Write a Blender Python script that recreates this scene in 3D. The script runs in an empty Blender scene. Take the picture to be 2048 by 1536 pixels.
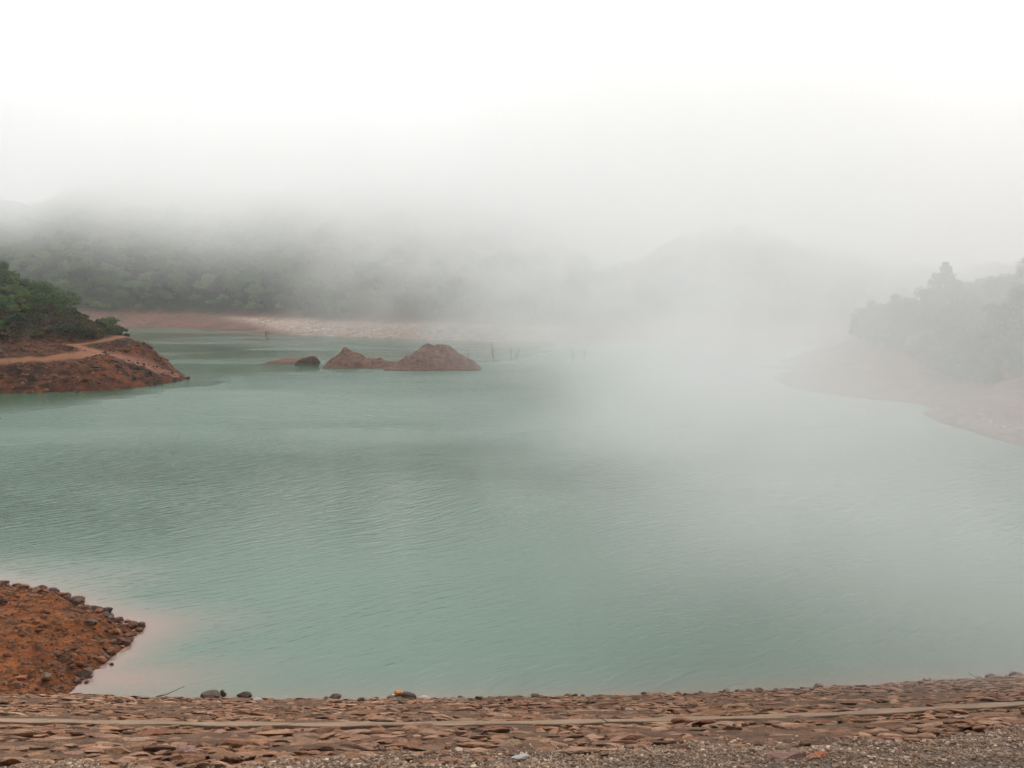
import bpy, math, random
import numpy as np
from mathutils import Vector, Matrix

sc = bpy.context.scene
COL = sc.collection
R = math.radians

# ------------------------------------------------------------------ camera, sky, sun, exposure
F_PX, PITCH, CAM_Z, HOR = 1774.0, R(5.73), 12.0, 590
cd = bpy.data.cameras.new('camera'); cam = bpy.data.objects.new('camera', cd); COL.objects.link(cam)
cd.sensor_width = 36.0; cd.lens = 36.0 * F_PX / 2048; cd.clip_start = 0.1; cd.clip_end = 6000
cam.location = (0, 0, CAM_Z); cam.rotation_euler = (R(90) - PITCH, 0, 0)
sc.camera = cam

SUN_EL, SUN_AZ = R(52), R(14)          # azimuth measured clockwise from +Y
w = bpy.data.worlds.new('World'); sc.world = w; w.use_nodes = True
nt = w.node_tree; nt.nodes.clear()
sky = nt.nodes.new('ShaderNodeTexSky'); sky.sky_type = 'NISHITA'; sky.sun_disc = False
sky.sun_elevation = SUN_EL; sky.sun_rotation = SUN_AZ; sky.air_density = 1.0; sky.dust_density = 4.0; sky.ozone_density = 1.0
hs = nt.nodes.new('ShaderNodeHueSaturation'); hs.inputs['Saturation'].default_value = 0.10
bg = nt.nodes.new('ShaderNodeBackground'); bg.inputs['Strength'].default_value = 0.15
wo = nt.nodes.new('ShaderNodeOutputWorld')
nt.links.new(sky.outputs[0], hs.inputs['Color']); nt.links.new(hs.outputs[0], bg.inputs['Color']); nt.links.new(bg.outputs[0], wo.inputs['Surface'])

sl = bpy.data.lights.new('sun', 'SUN'); sl.energy = 1.3; sl.angle = R(25); sl.color = (1.0, 0.97, 0.93)
so = bpy.data.objects.new('sun', sl); COL.objects.link(so)
sd = Vector((math.sin(SUN_AZ) * math.cos(SUN_EL), math.cos(SUN_AZ) * math.cos(SUN_EL), math.sin(SUN_EL)))
so.rotation_euler = sd.to_track_quat('Z', 'Y').to_euler(); so.location = (0, 0, 150)

sc.view_settings.view_transform = 'Standard'; sc.view_settings.look = 'None'
sc.view_settings.exposure = 0.8; sc.view_settings.gamma = 1.0; sc.view_settings.use_curve_mapping = False
sc.cycles.max_bounces = 14; sc.cycles.diffuse_bounces = 2; sc.cycles.glossy_bounces = 2
sc.cycles.transparent_max_bounces = 8; sc.cycles.volume_bounces = 12
sc.cycles.volume_step_rate = 0.7; sc.cycles.volume_max_steps = 160
sc.cycles.use_adaptive_sampling = True; sc.cycles.adaptive_threshold = 0.045
sc.cycles.sample_clamp_indirect = 8

rng = np.random.default_rng(7); random.seed(7)

# ------------------------------------------------------------------ helpers
def ray(px, py):
    x = (px - 1024) / F_PX; u = (768 - py) / F_PX
    return np.array([x, math.cos(PITCH) + u * math.sin(PITCH), -math.sin(PITCH) + u * math.cos(PITCH)])
def W(px, py, z=0.0):
    """point of the horizontal plane z that the picture shows at px, py"""
    r = ray(px, py); t = (z - CAM_Z) / r[2]
    return r[0] * t, r[1] * t
def P(px, py, Y):
    r = ray(px, py); t = Y / r[1]
    return r[0] * t, Y, CAM_Z + r[2] * t
def px_of(x, y):                      # bearing of a world point as a picture column near the horizon
    return 1024 + F_PX * x / np.maximum(y, 1.0)

def tag(o, label=None, cat=None, group=None, kind=None):
    if label: o['label'] = label
    if cat: o['category'] = cat
    if group: o['group'] = group
    if kind: o['kind'] = kind
    return o
def link(name, data, parent=None):
    o = bpy.data.objects.new(name, data); COL.objects.link(o)
    if parent: o.parent = parent
    return o
def mesh_np(name, V, F, mats, smooth=True, mi=None):
    V = np.asarray(V, np.float32); F = np.asarray(F, np.int32); n = F.shape[1]
    me = bpy.data.meshes.new(name)
    me.vertices.add(len(V)); me.vertices.foreach_set('co', V.ravel())
    me.loops.add(F.size); me.loops.foreach_set('vertex_index', F.ravel())
    me.polygons.add(len(F))
    me.polygons.foreach_set('loop_start', np.arange(0, F.size, n, dtype=np.int32))
    try: me.polygons.foreach_set('loop_total', np.full(len(F), n, np.int32))
    except Exception: pass
    for m in (mats if isinstance(mats, (list, tuple)) else [mats]): me.materials.append(m)
    if mi is not None: me.polygons.foreach_set('material_index', np.asarray(mi, np.int32))
    me.update(calc_edges=True); me.validate()
    me.polygons.foreach_set('use_smooth', np.full(len(me.polygons), smooth))
    return me
def obj(name, V, F, mats, parent=None, smooth=True, mi=None):
    return link(name, mesh_np(name, V, F, mats, smooth, mi), parent)
def attr(me, name, vals):
    a = me.attributes.new(name, 'FLOAT', 'POINT'); a.data.foreach_set('value', np.asarray(vals, np.float32))
def empty(name, loc=(0, 0, 0), rz=0):
    o = link(name, None); o.location = loc; o.rotation_euler = (0, 0, rz); o.empty_display_size = 0.3
    return o
def copy_tree(o, parent=None):
    c = o.copy(); COL.objects.link(c)
    if parent: c.parent = parent
    for ch in list(o.children): copy_tree(ch, c)
    return c

def vnoise(x, y, seed=0):
    xi = np.floor(x).astype(np.int64); yi = np.floor(y).astype(np.int64); fx = x - xi; fy = y - yi
    def h(a, b):
        n = (a * 374761393 + b * 668265263 + seed * 1442695041) & 0xffffffff
        n = ((n ^ (n >> 13)) * 1274126177) & 0xffffffff
        return ((n ^ (n >> 16)) & 0xffff) / 65535.0
    sx = fx * fx * (3 - 2 * fx); sy = fy * fy * (3 - 2 * fy)
    return (h(xi, yi) * (1 - sx) + h(xi + 1, yi) * sx) * (1 - sy) + (h(xi, yi + 1) * (1 - sx) + h(xi + 1, yi + 1) * sx) * sy
def fbm(x, y, size, octs=4, seed=0, gain=0.5):
    s = 0; a = 1; t = 0; x = np.asarray(x, float) / size; y = np.asarray(y, float) / size
    for k in range(octs):
        s = s + a * (vnoise(x + 17.3 * k, y - 9.1 * k, seed + k) - 0.5); t += a; a *= gain; x = x * 2.03; y = y * 2.03
    return s / t * 2
def sst(a, b, x):
    t = np.clip((x - a) / (b - a), 0, 1); return t * t * (3 - 2 * t)

def grid(xs, ys):
    X, Y = np.meshgrid(xs, ys); nx, ny = len(xs), len(ys)
    i = np.arange(nx * ny).reshape(ny, nx)
    F = np.stack([i[:-1, :-1], i[:-1, 1:], i[1:, 1:], i[1:, :-1]], -1).reshape(-1, 4)
    return X.ravel(), Y.ravel(), F
def cull(V, F, keep):
    """drop faces whose corners are all outside the mask"""
    F = F[keep[F].any(1)]; used = np.unique(F); mp = np.full(len(V), -1); mp[used] = np.arange(len(used))
    return V[used], mp[F]
def poly_dist(x, y, poly):
    """signed distance to a closed polygon, positive inside"""
    p = np.asarray(poly, float); q = np.roll(p, -1, 0); best = np.full(x.shape, 1e9); ins = np.zeros(x.shape, bool)
    for (ax, ay), (bx, by) in zip(p, q):
        dx, dy = bx - ax, by - ay; t = np.clip(((x - ax) * dx + (y - ay) * dy) / (dx * dx + dy * dy + 1e-12), 0, 1)
        best = np.minimum(best, np.hypot(x - ax - t * dx, y - ay - t * dy))
        if ay != by: ins ^= ((ay > y) != (by > y)) & (x < (bx - ax) * (y - ay) / (by - ay) + ax)
    return np.where(ins, best, -best)
def line_dist(x, y, pts):
    best = np.full(np.shape(x), 1e9)
    for (ax, ay), (bx, by) in zip(pts[:-1], pts[1:]):
        dx, dy = bx - ax, by - ay; t = np.clip(((x - ax) * dx + (y - ay) * dy) / (dx * dx + dy * dy + 1e-12), 0, 1)
        best = np.minimum(best, np.hypot(x - ax - t * dx, y - ay - t * dy))
    return best
class TPS:
    def __init__(s, pts, lam=0.0):
        p = np.array(pts, float); s.c = p[:, :2]; n = len(p)
        d = np.hypot(*(s.c[:, None] - s.c[None]).transpose(2, 0, 1)); K = s.U(d) + lam * np.eye(n)
        Pm = np.c_[np.ones(n), s.c]; A = np.zeros((n + 3, n + 3)); A[:n, :n] = K; A[:n, n:] = Pm; A[n:, :n] = Pm.T
        s.w = np.linalg.solve(A, np.r_[p[:, 2], 0, 0, 0])
    @staticmethod
    def U(r): return np.where(r > 0, r * r * np.log(np.maximum(r, 1e-9)), 0)
    def __call__(s, x, y):
        x = np.asarray(x, float); y = np.asarray(y, float)
        o = s.w[-3] + s.w[-2] * x + s.w[-1] * y
        for (cx, cy), wt in zip(s.c, s.w): o = o + wt * s.U(np.hypot(x - cx, y - cy))
        return o

# ------------------------------------------------------------------ materials
class NB:
    def __init__(s, name):
        s.m = bpy.data.materials.new(name); s.m.use_nodes = True; s.t = s.m.node_tree; s.t.nodes.clear()
        s.out = s.n('ShaderNodeOutputMaterial'); s.tc = s.n('ShaderNodeTexCoord')
    def n(s, ty, **kw):
        x = s.t.nodes.new(ty)
        for k, v in kw.items(): setattr(x, k, v)
        return x
    def l(s, a, b): s.t.links.new(a, b)
    def put(s, sock, v):
        if hasattr(v, 'is_linked') or hasattr(v, 'links'): s.l(v, sock)
        else: sock.default_value = v
    def noise(s, scale, detail=4, rough=0.55, vec=None, out='Fac', dist=0.0, kind='FBM'):
        x = s.n('ShaderNodeTexNoise'); x.inputs['Scale'].default_value = scale; x.inputs['Detail'].default_value = detail
        x.inputs['Roughness'].default_value = rough; x.inputs['Distortion'].default_value = dist
        s.l(vec if vec is not None else s.tc.outputs['Object'], x.inputs['Vector']); return x.outputs[out]
    def voro(s, scale, feature='F1', vec=None, out='Distance', rnd=1.0):
        x = s.n('ShaderNodeTexVoronoi', feature=feature); x.inputs['Scale'].default_value = scale; x.inputs['Randomness'].default_value = rnd
        s.l(vec if vec is not None else s.tc.outputs['Object'], x.inputs['Vector']); return x.outputs[out]
    def mapv(s, sx, sy, sz, rz=0.0, vec=None, loc=(0, 0, 0)):
        # rotate first, then scale, so that streaks follow the rotated axis
        r = s.n('ShaderNodeMapping'); r.inputs['Rotation'].default_value = (0, 0, rz); r.inputs['Location'].default_value = loc
        s.l(vec if vec is not None else s.tc.outputs['Object'], r.inputs['Vector'])
        x = s.n('ShaderNodeMapping'); x.inputs['Scale'].default_value = (sx, sy, sz); s.l(r.outputs[0], x.inputs['Vector']); return x.outputs[0]
    def ramp(s, f, stops, interp='LINEAR'):
        x = s.n('ShaderNodeValToRGB'); x.color_ramp.interpolation = interp; e = x.color_ramp.elements
        while len(e) < len(stops): e.new(0.5)
        for k, (p, c) in enumerate(stops):
            e[k].position = p; e[k].color = (c, c, c, 1) if isinstance(c, (int, float)) else (*c, 1)
        s.put(x.inputs[0], f); return x.outputs[0]
    def mix(s, f, a, b, mode='MIX'):
        x = s.n('ShaderNodeMix', data_type='RGBA', blend_type=mode); s.put(x.inputs[0], f)
        for i, v in ((6, a), (7, b)): s.put(x.inputs[i], (*v, 1) if isinstance(v, tuple) and len(v) == 3 else v)
        return x.outputs[2]
    def math(s, op, a, b=0.0, c=0.0, clamp=False):
        x = s.n('ShaderNodeMath', operation=op, use_clamp=clamp)
        for i, v in enumerate((a, b, c)): s.put(x.inputs[i], v)
        return x.outputs[0]
    def rng(s, v, a, b, c=0.0, d=1.0, smooth=True):
        x = s.n('ShaderNodeMapRange', interpolation_type='SMOOTHSTEP' if smooth else 'LINEAR')
        for i, q in enumerate((v, a, b, c, d)): s.put(x.inputs[i], q)
        return x.outputs[0]
    def attr(s, name):
        x = s.n('ShaderNodeAttribute', attribute_name=name); return x.outputs['Fac']
    def bump(s, h, dist=1.0, strength=1.0, normal=None):
        x = s.n('ShaderNodeBump'); x.inputs['Distance'].default_value = dist; x.inputs['Strength'].default_value = strength
        s.l(h, x.inputs['Height'])
        if normal is not None: s.l(normal, x.inputs['Normal'])
        return x.outputs[0]
    def surf(s, color, rough=0.9, normal=None, spec=0.2, **kw):
        b = s.n('ShaderNodeBsdfPrincipled'); s.put(b.inputs['Base Color'], (*color, 1) if isinstance(color, tuple) else color)
        s.put(b.inputs['Roughness'], rough); b.inputs['Specular IOR Level'].default_value = spec
        for k, v in kw.items(): s.put(b.inputs[k.replace('_', ' ')], v)
        if normal is not None: s.l(normal, b.inputs['Normal'])
        s.l(b.outputs[0], s.out.inputs['Surface']); return s.m

def mat_earth(name, base, light, dark, s=1.0, stones=0.35, pale=(0.42, 0.33, 0.27), bump=0.25):
    b = NB(name)
    n1 = b.noise(0.35 * s, 5, 0.6); n2 = b.noise(1.7 * s, 5, 0.65); n3 = b.noise(9 * s, 4, 0.7)
    c = b.mix(b.ramp(n1, [(0.38, 0.0), (0.62, 1.0)]), base, light)
    c = b.mix(b.ramp(n2, [(0.44, 0.0), (0.62, 0.9)]), c, dark)
    v = b.voro(3.2 * s, out='Color'); vd = b.voro(3.2 * s)
    st = b.math('MULTIPLY', b.ramp(vd, [(0.25, 1.0), (0.42, 0.0)]), b.ramp(v, [(1 - stones, 0.0), (1 - stones + 0.05, 1.0)]))
    c = b.mix(b.math('MULTIPLY', st, 0.75), c, b.mix(b.noise(5 * s, 2), dark, pale))
    c = b.mix(b.ramp(n3, [(0.3, 0.35), (0.5, 0.0)]), c, (dark[0] * 0.6, dark[1] * 0.6, dark[2] * 0.6))
    sp = b.n('ShaderNodeSeparateXYZ'); b.l(b.tc.outputs['Object'], sp.inputs[0])
    c = b.mix(b.rng(b.math('ADD', sp.outputs[2], b.math('MULTIPLY', n2, 0.3)), 0.1, 0.5, 0.45, 0.0), c, (dark[0] * 0.8, dark[1] * 0.8, dark[2] * 0.8))
    h = b.math('ADD', b.math('MULTIPLY', n3, 0.3), b.math('ADD', b.math('MULTIPLY', n2, 1.0), b.math('MULTIPLY', st, 0.35)))
    return b.surf(c, 0.95, b.bump(h, bump / s), 0.12)

M = {}
M['red_near'] = mat_earth('red_laterite_soil', (0.18, 0.056, 0.02), (0.29, 0.10, 0.033), (0.045, 0.024, 0.014), 1.2, 0.5, (0.30, 0.18, 0.11), 0.35)
M['ground'] = mat_earth('lake_bed_mud', (0.16, 0.09, 0.06), (0.2, 0.11, 0.07), (0.09, 0.05, 0.035), 0.5)
M['right'] = mat_earth('bare_clay_bank', (0.18, 0.10, 0.072), (0.25, 0.145, 0.105), (0.10, 0.062, 0.047), 0.5, 0.3)
M['islet'] = mat_earth('islet_clay', (0.195, 0.123, 0.096), (0.235, 0.152, 0.12), (0.12, 0.074, 0.058), 0.9, 0.3, (0.25, 0.16, 0.12), 0.4)

M['islet_dark'] = mat_earth('dark_islet_clay', (0.07, 0.045, 0.033), (0.09, 0.058, 0.04), (0.04, 0.028, 0.022), 0.9, 0.3)
def mat_headland():
    b = NB('headland_soil')
    n1 = b.noise(0.16, 4, 0.6); n2 = b.noise(0.7, 5, 0.65); n3 = b.noise(3.0, 4, 0.7)
    c = b.mix(b.ramp(n1, [(0.4, 0.0), (0.6, 1.0)]), (0.06, 0.023, 0.013), (0.16, 0.052, 0.022))
    c = b.mix(b.ramp(n2, [(0.42, 0.0), (0.6, 0.95)]), c, (0.02, 0.012, 0.008))
    v = b.voro(1.3, out='Color'); vd = b.voro(1.3)
    st = b.math('MULTIPLY', b.ramp(vd, [(0.2, 1.0), (0.4, 0.0)]), b.ramp(v, [(0.62, 0.0), (0.66, 1.0)]))
    st = b.math('MULTIPLY', st, b.ramp(b.noise(0.25, 2), [(0.42, 0.15), (0.55, 1.0)]))
    c = b.mix(b.math('MULTIPLY', st, 0.8), c, (0.22, 0.15, 0.10))
    c = b.mix(b.ramp(n3, [(0.34, 0.6), (0.52, 0.0)]), c, (0.03, 0.016, 0.01))
    c = b.mix(b.attr('nose'), c, b.mix(b.ramp(n2, [(0.35, 0.0), (0.65, 1.0)]), (0.19, 0.082, 0.055), (0.28, 0.135, 0.095)))
    c = b.mix(b.attr('path'), c, (0.28, 0.13, 0.07))
    c = b.mix(b.math('MULTIPLY', b.attr('litter'), b.ramp(n2, [(0.3, 1.0), (0.7, 0.45)])), c, (0.045, 0.04, 0.02))
    h = b.math('ADD', b.math('MULTIPLY', n3, 0.35), b.math('ADD', n2, b.math('MULTIPLY', st, 0.5)))
    return b.surf(c, 0.95, b.bump(h, 0.5), 0.1)
def mat_far():
    b = NB('far_shore_soil')
    n1 = b.noise(0.06, 4, 0.6); n2 = b.noise(0.4, 4, 0.6)
    c = b.mix(b.ramp(n1, [(0.4, 0.0), (0.6, 1.0)]), (0.125, 0.065, 0.048), (0.20, 0.095, 0.065))
    c = b.mix(b.ramp(n2, [(0.48, 0.0), (0.62, 0.7)]), c, (0.08, 0.048, 0.038))
    wv = b.mapv(0.13, 0.42, 0.9, R(-16))
    s1 = b.noise(1.0, 5, 0.62, vec=wv, dist=1.4)
    pale = b.ramp(s1, [(0.40, 0.0), (0.445, 1.0), (0.48, 0.1), (0.535, 0.05), (0.57, 1.0), (0.61, 0.1), (0.70, 0.1)])
    c = b.mix(b.math('MULTIPLY', pale, b.attr('pale')), c, (0.80, 0.64, 0.52))
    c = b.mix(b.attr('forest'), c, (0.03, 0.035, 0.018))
    return b.surf(c, 0.95, b.bump(b.math('ADD', n2, s1), 0.8), 0.1)
M['headland'] = mat_headland(); M['far'] = mat_far()

def mat_leaf(name, a, c2, c3):
    b = NB(name)
    g = b.n('ShaderNodeNewGeometry'); oi = b.n('ShaderNodeObjectInfo')
    c = b.mix(b.ramp(g.outputs['Random Per Island'], [(0.0, 0.0), (1.0, 1.0)]), a, c2)
    c = b.mix(b.math('MULTIPLY', b.ramp(oi.outputs['Random'], [(0.35, 0.0), (1.0, 1.0)]), 0.7), c, c3)
    c = b.mix(b.ramp(b.noise(0.9, 2), [(0.40, 0.0), (0.60, 0.8)]), c, c3)
    p = b.n('ShaderNodeBsdfPrincipled'); b.l(c, p.inputs['Base Color']); p.inputs['Roughness'].default_value = 0.75
    p.inputs['Specular IOR Level'].default_value = 0.25
    tr = b.n('ShaderNodeBsdfTranslucent'); b.l(c, tr.inputs['Color'])
    mx = b.n('ShaderNodeMixShader'); mx.inputs[0].default_value = 0.25
    b.l(p.outputs[0], mx.inputs[1]); b.l(tr.outputs[0], mx.inputs[2]); b.l(mx.outputs[0], b.out.inputs['Surface'])
    return b.m
M['leaf_forest'] = mat_leaf('forest_leaves', (0.028, 0.068, 0.022), (0.055, 0.135, 0.035), (0.10, 0.15, 0.045))
M['leaf_dark'] = mat_leaf('dark_leaves', (0.022, 0.045, 0.022), (0.04, 0.075, 0.03), (0.06, 0.075, 0.04))
M['leaf_light'] = mat_leaf('light_leaves', (0.06, 0.12, 0.03), (0.11, 0.20, 0.045), (0.16, 0.21, 0.07))
M['leaf_bush'] = mat_leaf('bush_leaves', (0.03, 0.045, 0.015), (0.075, 0.10, 0.03), (0.11, 0.09, 0.04))
M['leaf_brown'] = mat_leaf('dry_bush_leaves', (0.06, 0.045, 0.022), (0.10, 0.075, 0.035), (0.12, 0.08, 0.045))
b = NB('bark'); M['bark'] = b.surf(b.mix(b.noise(6), (0.07, 0.05, 0.035), (0.16, 0.12, 0.09)), 0.9, b.bump(b.noise(20), 0.03))
b = NB('dead_wood'); M['dead'] = b.surf(b.mix(b.noise(4), (0.06, 0.05, 0.045), (0.13, 0.11, 0.10)), 0.9)

def mat_rock(name, cols, s=3.0, bump=0.05):
    b = NB(name); g = b.n('ShaderNodeNewGeometry'); oi = b.n('ShaderNodeObjectInfo')
    rn = b.math('FRACT', b.math('ADD', g.outputs['Random Per Island'], oi.outputs['Random']))
    c = b.ramp(rn, [(k / max(1, len(cols) - 1), q) for k, q in enumerate(cols)])
    n = b.noise(s, 5, 0.65); n2 = b.noise(s * 6, 4, 0.7)
    c = b.mix(b.ramp(n, [(0.35, 0.55), (0.6, 0.0)]), c, b.mix(1.0, c, (0.45, 0.42, 0.40), 'MULTIPLY'))
    c = b.mix(b.ramp(n2, [(0.5, 0.0), (0.72, 0.5)]), c, b.mix(1.0, c, (1.5, 1.45, 1.4), 'MULTIPLY'))
    return b.surf(c, 0.88, b.bump(b.math('ADD', n, b.math('MULTIPLY', n2, 0.35)), bump), 0.25)
M['pitch'] = mat_rock('pitching_stone', [(0.096, 0.047, 0.028), (0.276, 0.142, 0.077), (0.18, 0.099, 0.06), (0.373, 0.193, 0.11), (0.14, 0.074, 0.041), (0.346, 0.211, 0.14), (0.236, 0.099, 0.054), (0.304, 0.16, 0.084), (0.429, 0.259, 0.167), (0.209, 0.112, 0.062)], 5.0, 0.09)
M['rock_dark'] = mat_rock('dark_rock', [(0.05, 0.035, 0.03), (0.11, 0.075, 0.055), (0.08, 0.05, 0.04), (0.14, 0.10, 0.08)], 4, 0.04)
M['rock_red'] = mat_rock('red_rock', [(0.11, 0.04, 0.022), (0.2, 0.075, 0.035), (0.08, 0.04, 0.028), (0.24, 0.10, 0.05), (0.15, 0.085, 0.05), (0.1, 0.045, 0.03)], 4, 0.04)
M['rock_pale'] = mat_rock('pale_rock', [(0.35, 0.31, 0.27), (0.45, 0.42, 0.38)], 5, 0.03)
M['rock_tan'] = mat_rock('tan_rock', [(0.2, 0.13, 0.08), (0.27, 0.18, 0.11), (0.17, 0.12, 0.08)], 4, 0.04)
M['rock_orange'] = mat_rock('orange_rock', [(0.30, 0.105, 0.05), (0.36, 0.13, 0.06)], 4, 0.04)
M['rock_mauve'] = mat_rock('mauve_rock', [(0.24, 0.14, 0.11), (0.28, 0.17, 0.135)], 3, 0.05)
M['gravel'] = mat_rock('grey_gravel', [(0.146, 0.097, 0.065), (0.293, 0.193, 0.132), (0.212, 0.138, 0.095), (0.406, 0.289, 0.207), (0.195, 0.11, 0.069), (0.277, 0.186, 0.123), (0.179, 0.118, 0.078), (0.65, 0.51, 0.381)], 9, 0.01)

# ------------------------------------------------------------------ rocks
def ico(sub):
    import bmesh
    bm = bmesh.new(); bmesh.ops.create_icosphere(bm, subdivisions=sub, radius=1.0)
    V = np.array([v.co[:] for v in bm.verts]); F = np.array([[v.index for v in f.verts] for f in bm.faces]); bm.free(); return V, F
ICO1, ICO2, ICO3 = ico(1), ico(2), ico(3)
def rock_verts(base, r, cuts=7, rough=0.06):
    V = base.copy()
    for _ in range(cuts):
        n = r.normal(size=3); n /= np.linalg.norm(n); c = r.uniform(0.45, 0.85); d = V @ n; m = d > c
        V[m] -= np.outer(d[m] - c, n)
    V *= 1 + r.normal(size=(len(V), 1)) * rough
    return V
def rock_field(base, F, pos, size, flat, r, protos=24, cuts=6, rz_tilt=0.15, normal=None, rough=0.04):
    """many stones as one sheet of stonework: pos Nx3, size Nx2 (along, across), flat N"""
    pr = [rock_verts(base, r, cuts, rough) for _ in range(protos)]; n = len(pos); nv = len(base)
    out = np.empty((n, nv, 3)); a = r.uniform(-0.35, 0.35, n) + np.where(r.random(n) < 0.5, 0, np.pi)
    for k in range(n):
        v = pr[k % protos] * np.array([size[k, 0], size[k, 1], flat[k]]) * 0.5
        ca, sa = math.cos(a[k]), math.sin(a[k]); x = v[:, 0] * ca - v[:, 1] * sa; y = v[:, 0] * sa + v[:, 1] * ca; z = v[:, 2] + x * r.normal() * rz_tilt + y * r.normal() * rz_tilt
        if normal is not None: z = z + y * normal
        out[k, :, 0] = x + pos[k, 0]; out[k, :, 1] = y + pos[k, 1]; out[k, :, 2] = z + pos[k, 2]
    FF = (F[None] + (np.arange(n) * nv)[:, None, None]).reshape(-1, 3)
    return out.reshape(-1, 3), FF
ROCKN = [0]
def rock(name, loc, dims, mat, label, cat='stone', group=None, sub=None, sink=0.2, rz=None, cuts=8, rough=0.03):
    ROCKN[0] += 1; r = np.random.default_rng(1000 + ROCKN[0]); base, F = sub or ICO3
    v = rock_verts(base, r, cuts, rough)
    v -= (v.max(0) + v.min(0)) / 2; v /= (v.max(0) - v.min(0)); v *= np.array(dims); v[:, 2] += dims[2] * (0.5 - sink)
    o = obj(name, v, F, mat, smooth=False); o.location = loc; o.rotation_euler = (0, 0, rz if rz is not None else r.uniform(-0.5, 0.5))
    return tag(o, label, cat, group)

# ------------------------------------------------------------------ shorelines and heights
DAM = [W(-700, 1378), W(-400, 1383), W(150, 1389), W(400, 1397), W(800, 1398), W(1100, 1394), W(1450, 1385), W(1700, 1372), W(2048, 1351), W(2500, 1318), W(3200, 1262)]
DX = np.array([p[0] for p in DAM]); DY = np.array([p[1] for p in DAM])
MS = 0.42
def dam_shore(x): return np.interp(x, DX, DY)
def dam_z(x, y): return MS * (dam_shore(x) - y)
def on_dam(px, py, iters=30):
    """where the picture's ray meets the dam face"""
    r = ray(px, py); lo, hi = 3.0, 60.0
    for _ in range(40):
        t = (lo + hi) / 2; p = r * t; z = CAM_Z + p[2]
        if z > dam_z(p[0], p[1]): lo = t
        else: hi = t
    p = r * lo; return float(p[0]), float(p[1]), float(CAM_Z + p[2])

NEAR = [W(-500, 1105), W(-200, 1140), W(0, 1167), W(60, 1174), W(130, 1192), W(200, 1219), W(250, 1241), W(288, 1254), W(268, 1277), W(220, 1321), W(170, 1357), W(140, 1388), (-13.5, 22), (-60, 18), (-80, 60)]
def near_z(x, y):
    d = poly_dist(x, y, NEAR) + fbm(x, y, 1.6, 3, 3) * 0.16
    z = np.where(d > 0, 0.30 * np.minimum(d, 0.5) + 2.4 * (1 - np.exp(-np.maximum(d - 0.3, 0) / 9)), 0.45 * d)
    return z + np.clip(d * 2, 0, 1) * (fbm(x, y, 2.2, 5, 11, 0.6) * 0.34 + fbm(x, y, 0.5, 3, 12, 0.6) * 0.14 - np.abs(fbm(x * 0.5, y, 1.6, 2, 13)) * 0.25)

HL = [(*W(a, b), 0) for a, b in ((-600, 806), (-300, 797), (-100, 790), (0, 788), (130, 786), (220, 782), (290, 774), (340, 767), (366, 761))]
HL += [(-49.8, 131, 0), (-54.5, 140, 0), (-63, 155, 0), (-72, 170, 0), (-90, 200, 0), (-120, 245, 0)]
HL += [(p[0] + 2, p[1] - 7, -3.5) for p in HL[:9]] + [(-40, 128, -4), (-46, 146, -4), (-60, 170, -4), (-80, 200, -4)]
HL += [P(*q) for q in ((-300, 735, 113), (-100, 724, 113.5), (0, 721, 113.5), (90, 718, 116), (160, 711, 119), (190, 704, 122), (140, 690, 127), (200, 683, 131), (262, 676, 136),
        (215, 709, 124.5), (260, 722, 126), (300, 735, 127), (340, 752, 127), (298, 699, 134), (330, 719, 132), (350, 743, 128),
        (0, 692, 121), (60, 690, 122), (100, 668, 131), (50, 668, 129), (0, 668, 127), (-150, 650, 124), (-300, 620, 128),
        (222, 676, 141), (195, 663, 145), (150, 640, 147), (100, 618, 148), (50, 598, 148), (0, 580, 148), (-150, 535, 152), (-300, 490, 158))]
HL += [(-92, 178, 8), (-130, 165, 20), (-118, 215, 5), (-150, 130, 16), (-160, 200, 26)]
HT = TPS(HL, 0.5)
PATH1 = [P(*q)[:2] for q in ((-300, 735, 113), (-100, 724, 113.5), (0, 721, 113.5), (90, 718, 116), (160, 711, 119), (190, 704, 122), (178, 697, 125), (140, 690, 127))]
PATH2 = [P(*q)[:2] for q in ((140, 690, 127), (200, 683, 131), (262, 676, 136), (272, 674, 140))]
NOSE = [P(*q)[:2] for q in ((215, 709, 124.5), (260, 722, 126), (300, 735, 127), (340, 752, 127))]
def headland_z(x, y):
    z = HT(x, y); pd = np.minimum(line_dist(x, y, PATH1), line_dist(x, y, PATH2)); k = sst(0.6, 3, pd)
    nd = sst(1.0, 4.0, line_dist(x, y, NOSE)) * 0.75 + 0.25
    return z + k * nd * sst(-2, 1.5, z) * (fbm(x, y, 5, 4, 21, 0.55) * 0.9 + fbm(x, y, 1.2, 3, 22) * 0.28)

RB = [(*W(a, b), 0) for a, b in ((2700, 1080), (2400, 990), (2200, 935), (2048, 894), (1950, 868), (1880, 846), (1842, 826), (1812, 806), (1740, 799), (1660, 790), (1600, 780), (1558, 767), (1545, 757), (1508, 734), (1545, 722), (1600, 712))]
RB += [(64, 185, 0), (90, 205, 0), (130, 225, 0)]
RB += [(p[0] - 4, p[1] - 6, -3) for p in RB[:16]] + [(34, 150, -3), (40, 170, -3), (60, 200, -4), (85, 222, -4)]
RB += [P(*q) for q in ((1620, 748, 133), (1640, 715, 150), (1750, 700, 142), (1750, 772, 109), (1850, 778, 104), (1850, 722, 118), (1950, 795, 90), (2048, 845, 78), (2048, 790, 86), (2048, 735, 98), (2048, 695, 112),
        (1950, 700, 118), (1850, 668, 132), (1750, 672, 148), (1670, 692, 162), (2200, 620, 112), (2200, 700, 95), (2200, 830, 74), (2400, 520, 125), (2048, 655, 130), (1900, 650, 150))]
RB += [(120, 180, 18), (160, 200, 24), (90, 60, 12), (120, 90, 26)]
RT = TPS(RB, 0.5)
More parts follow.
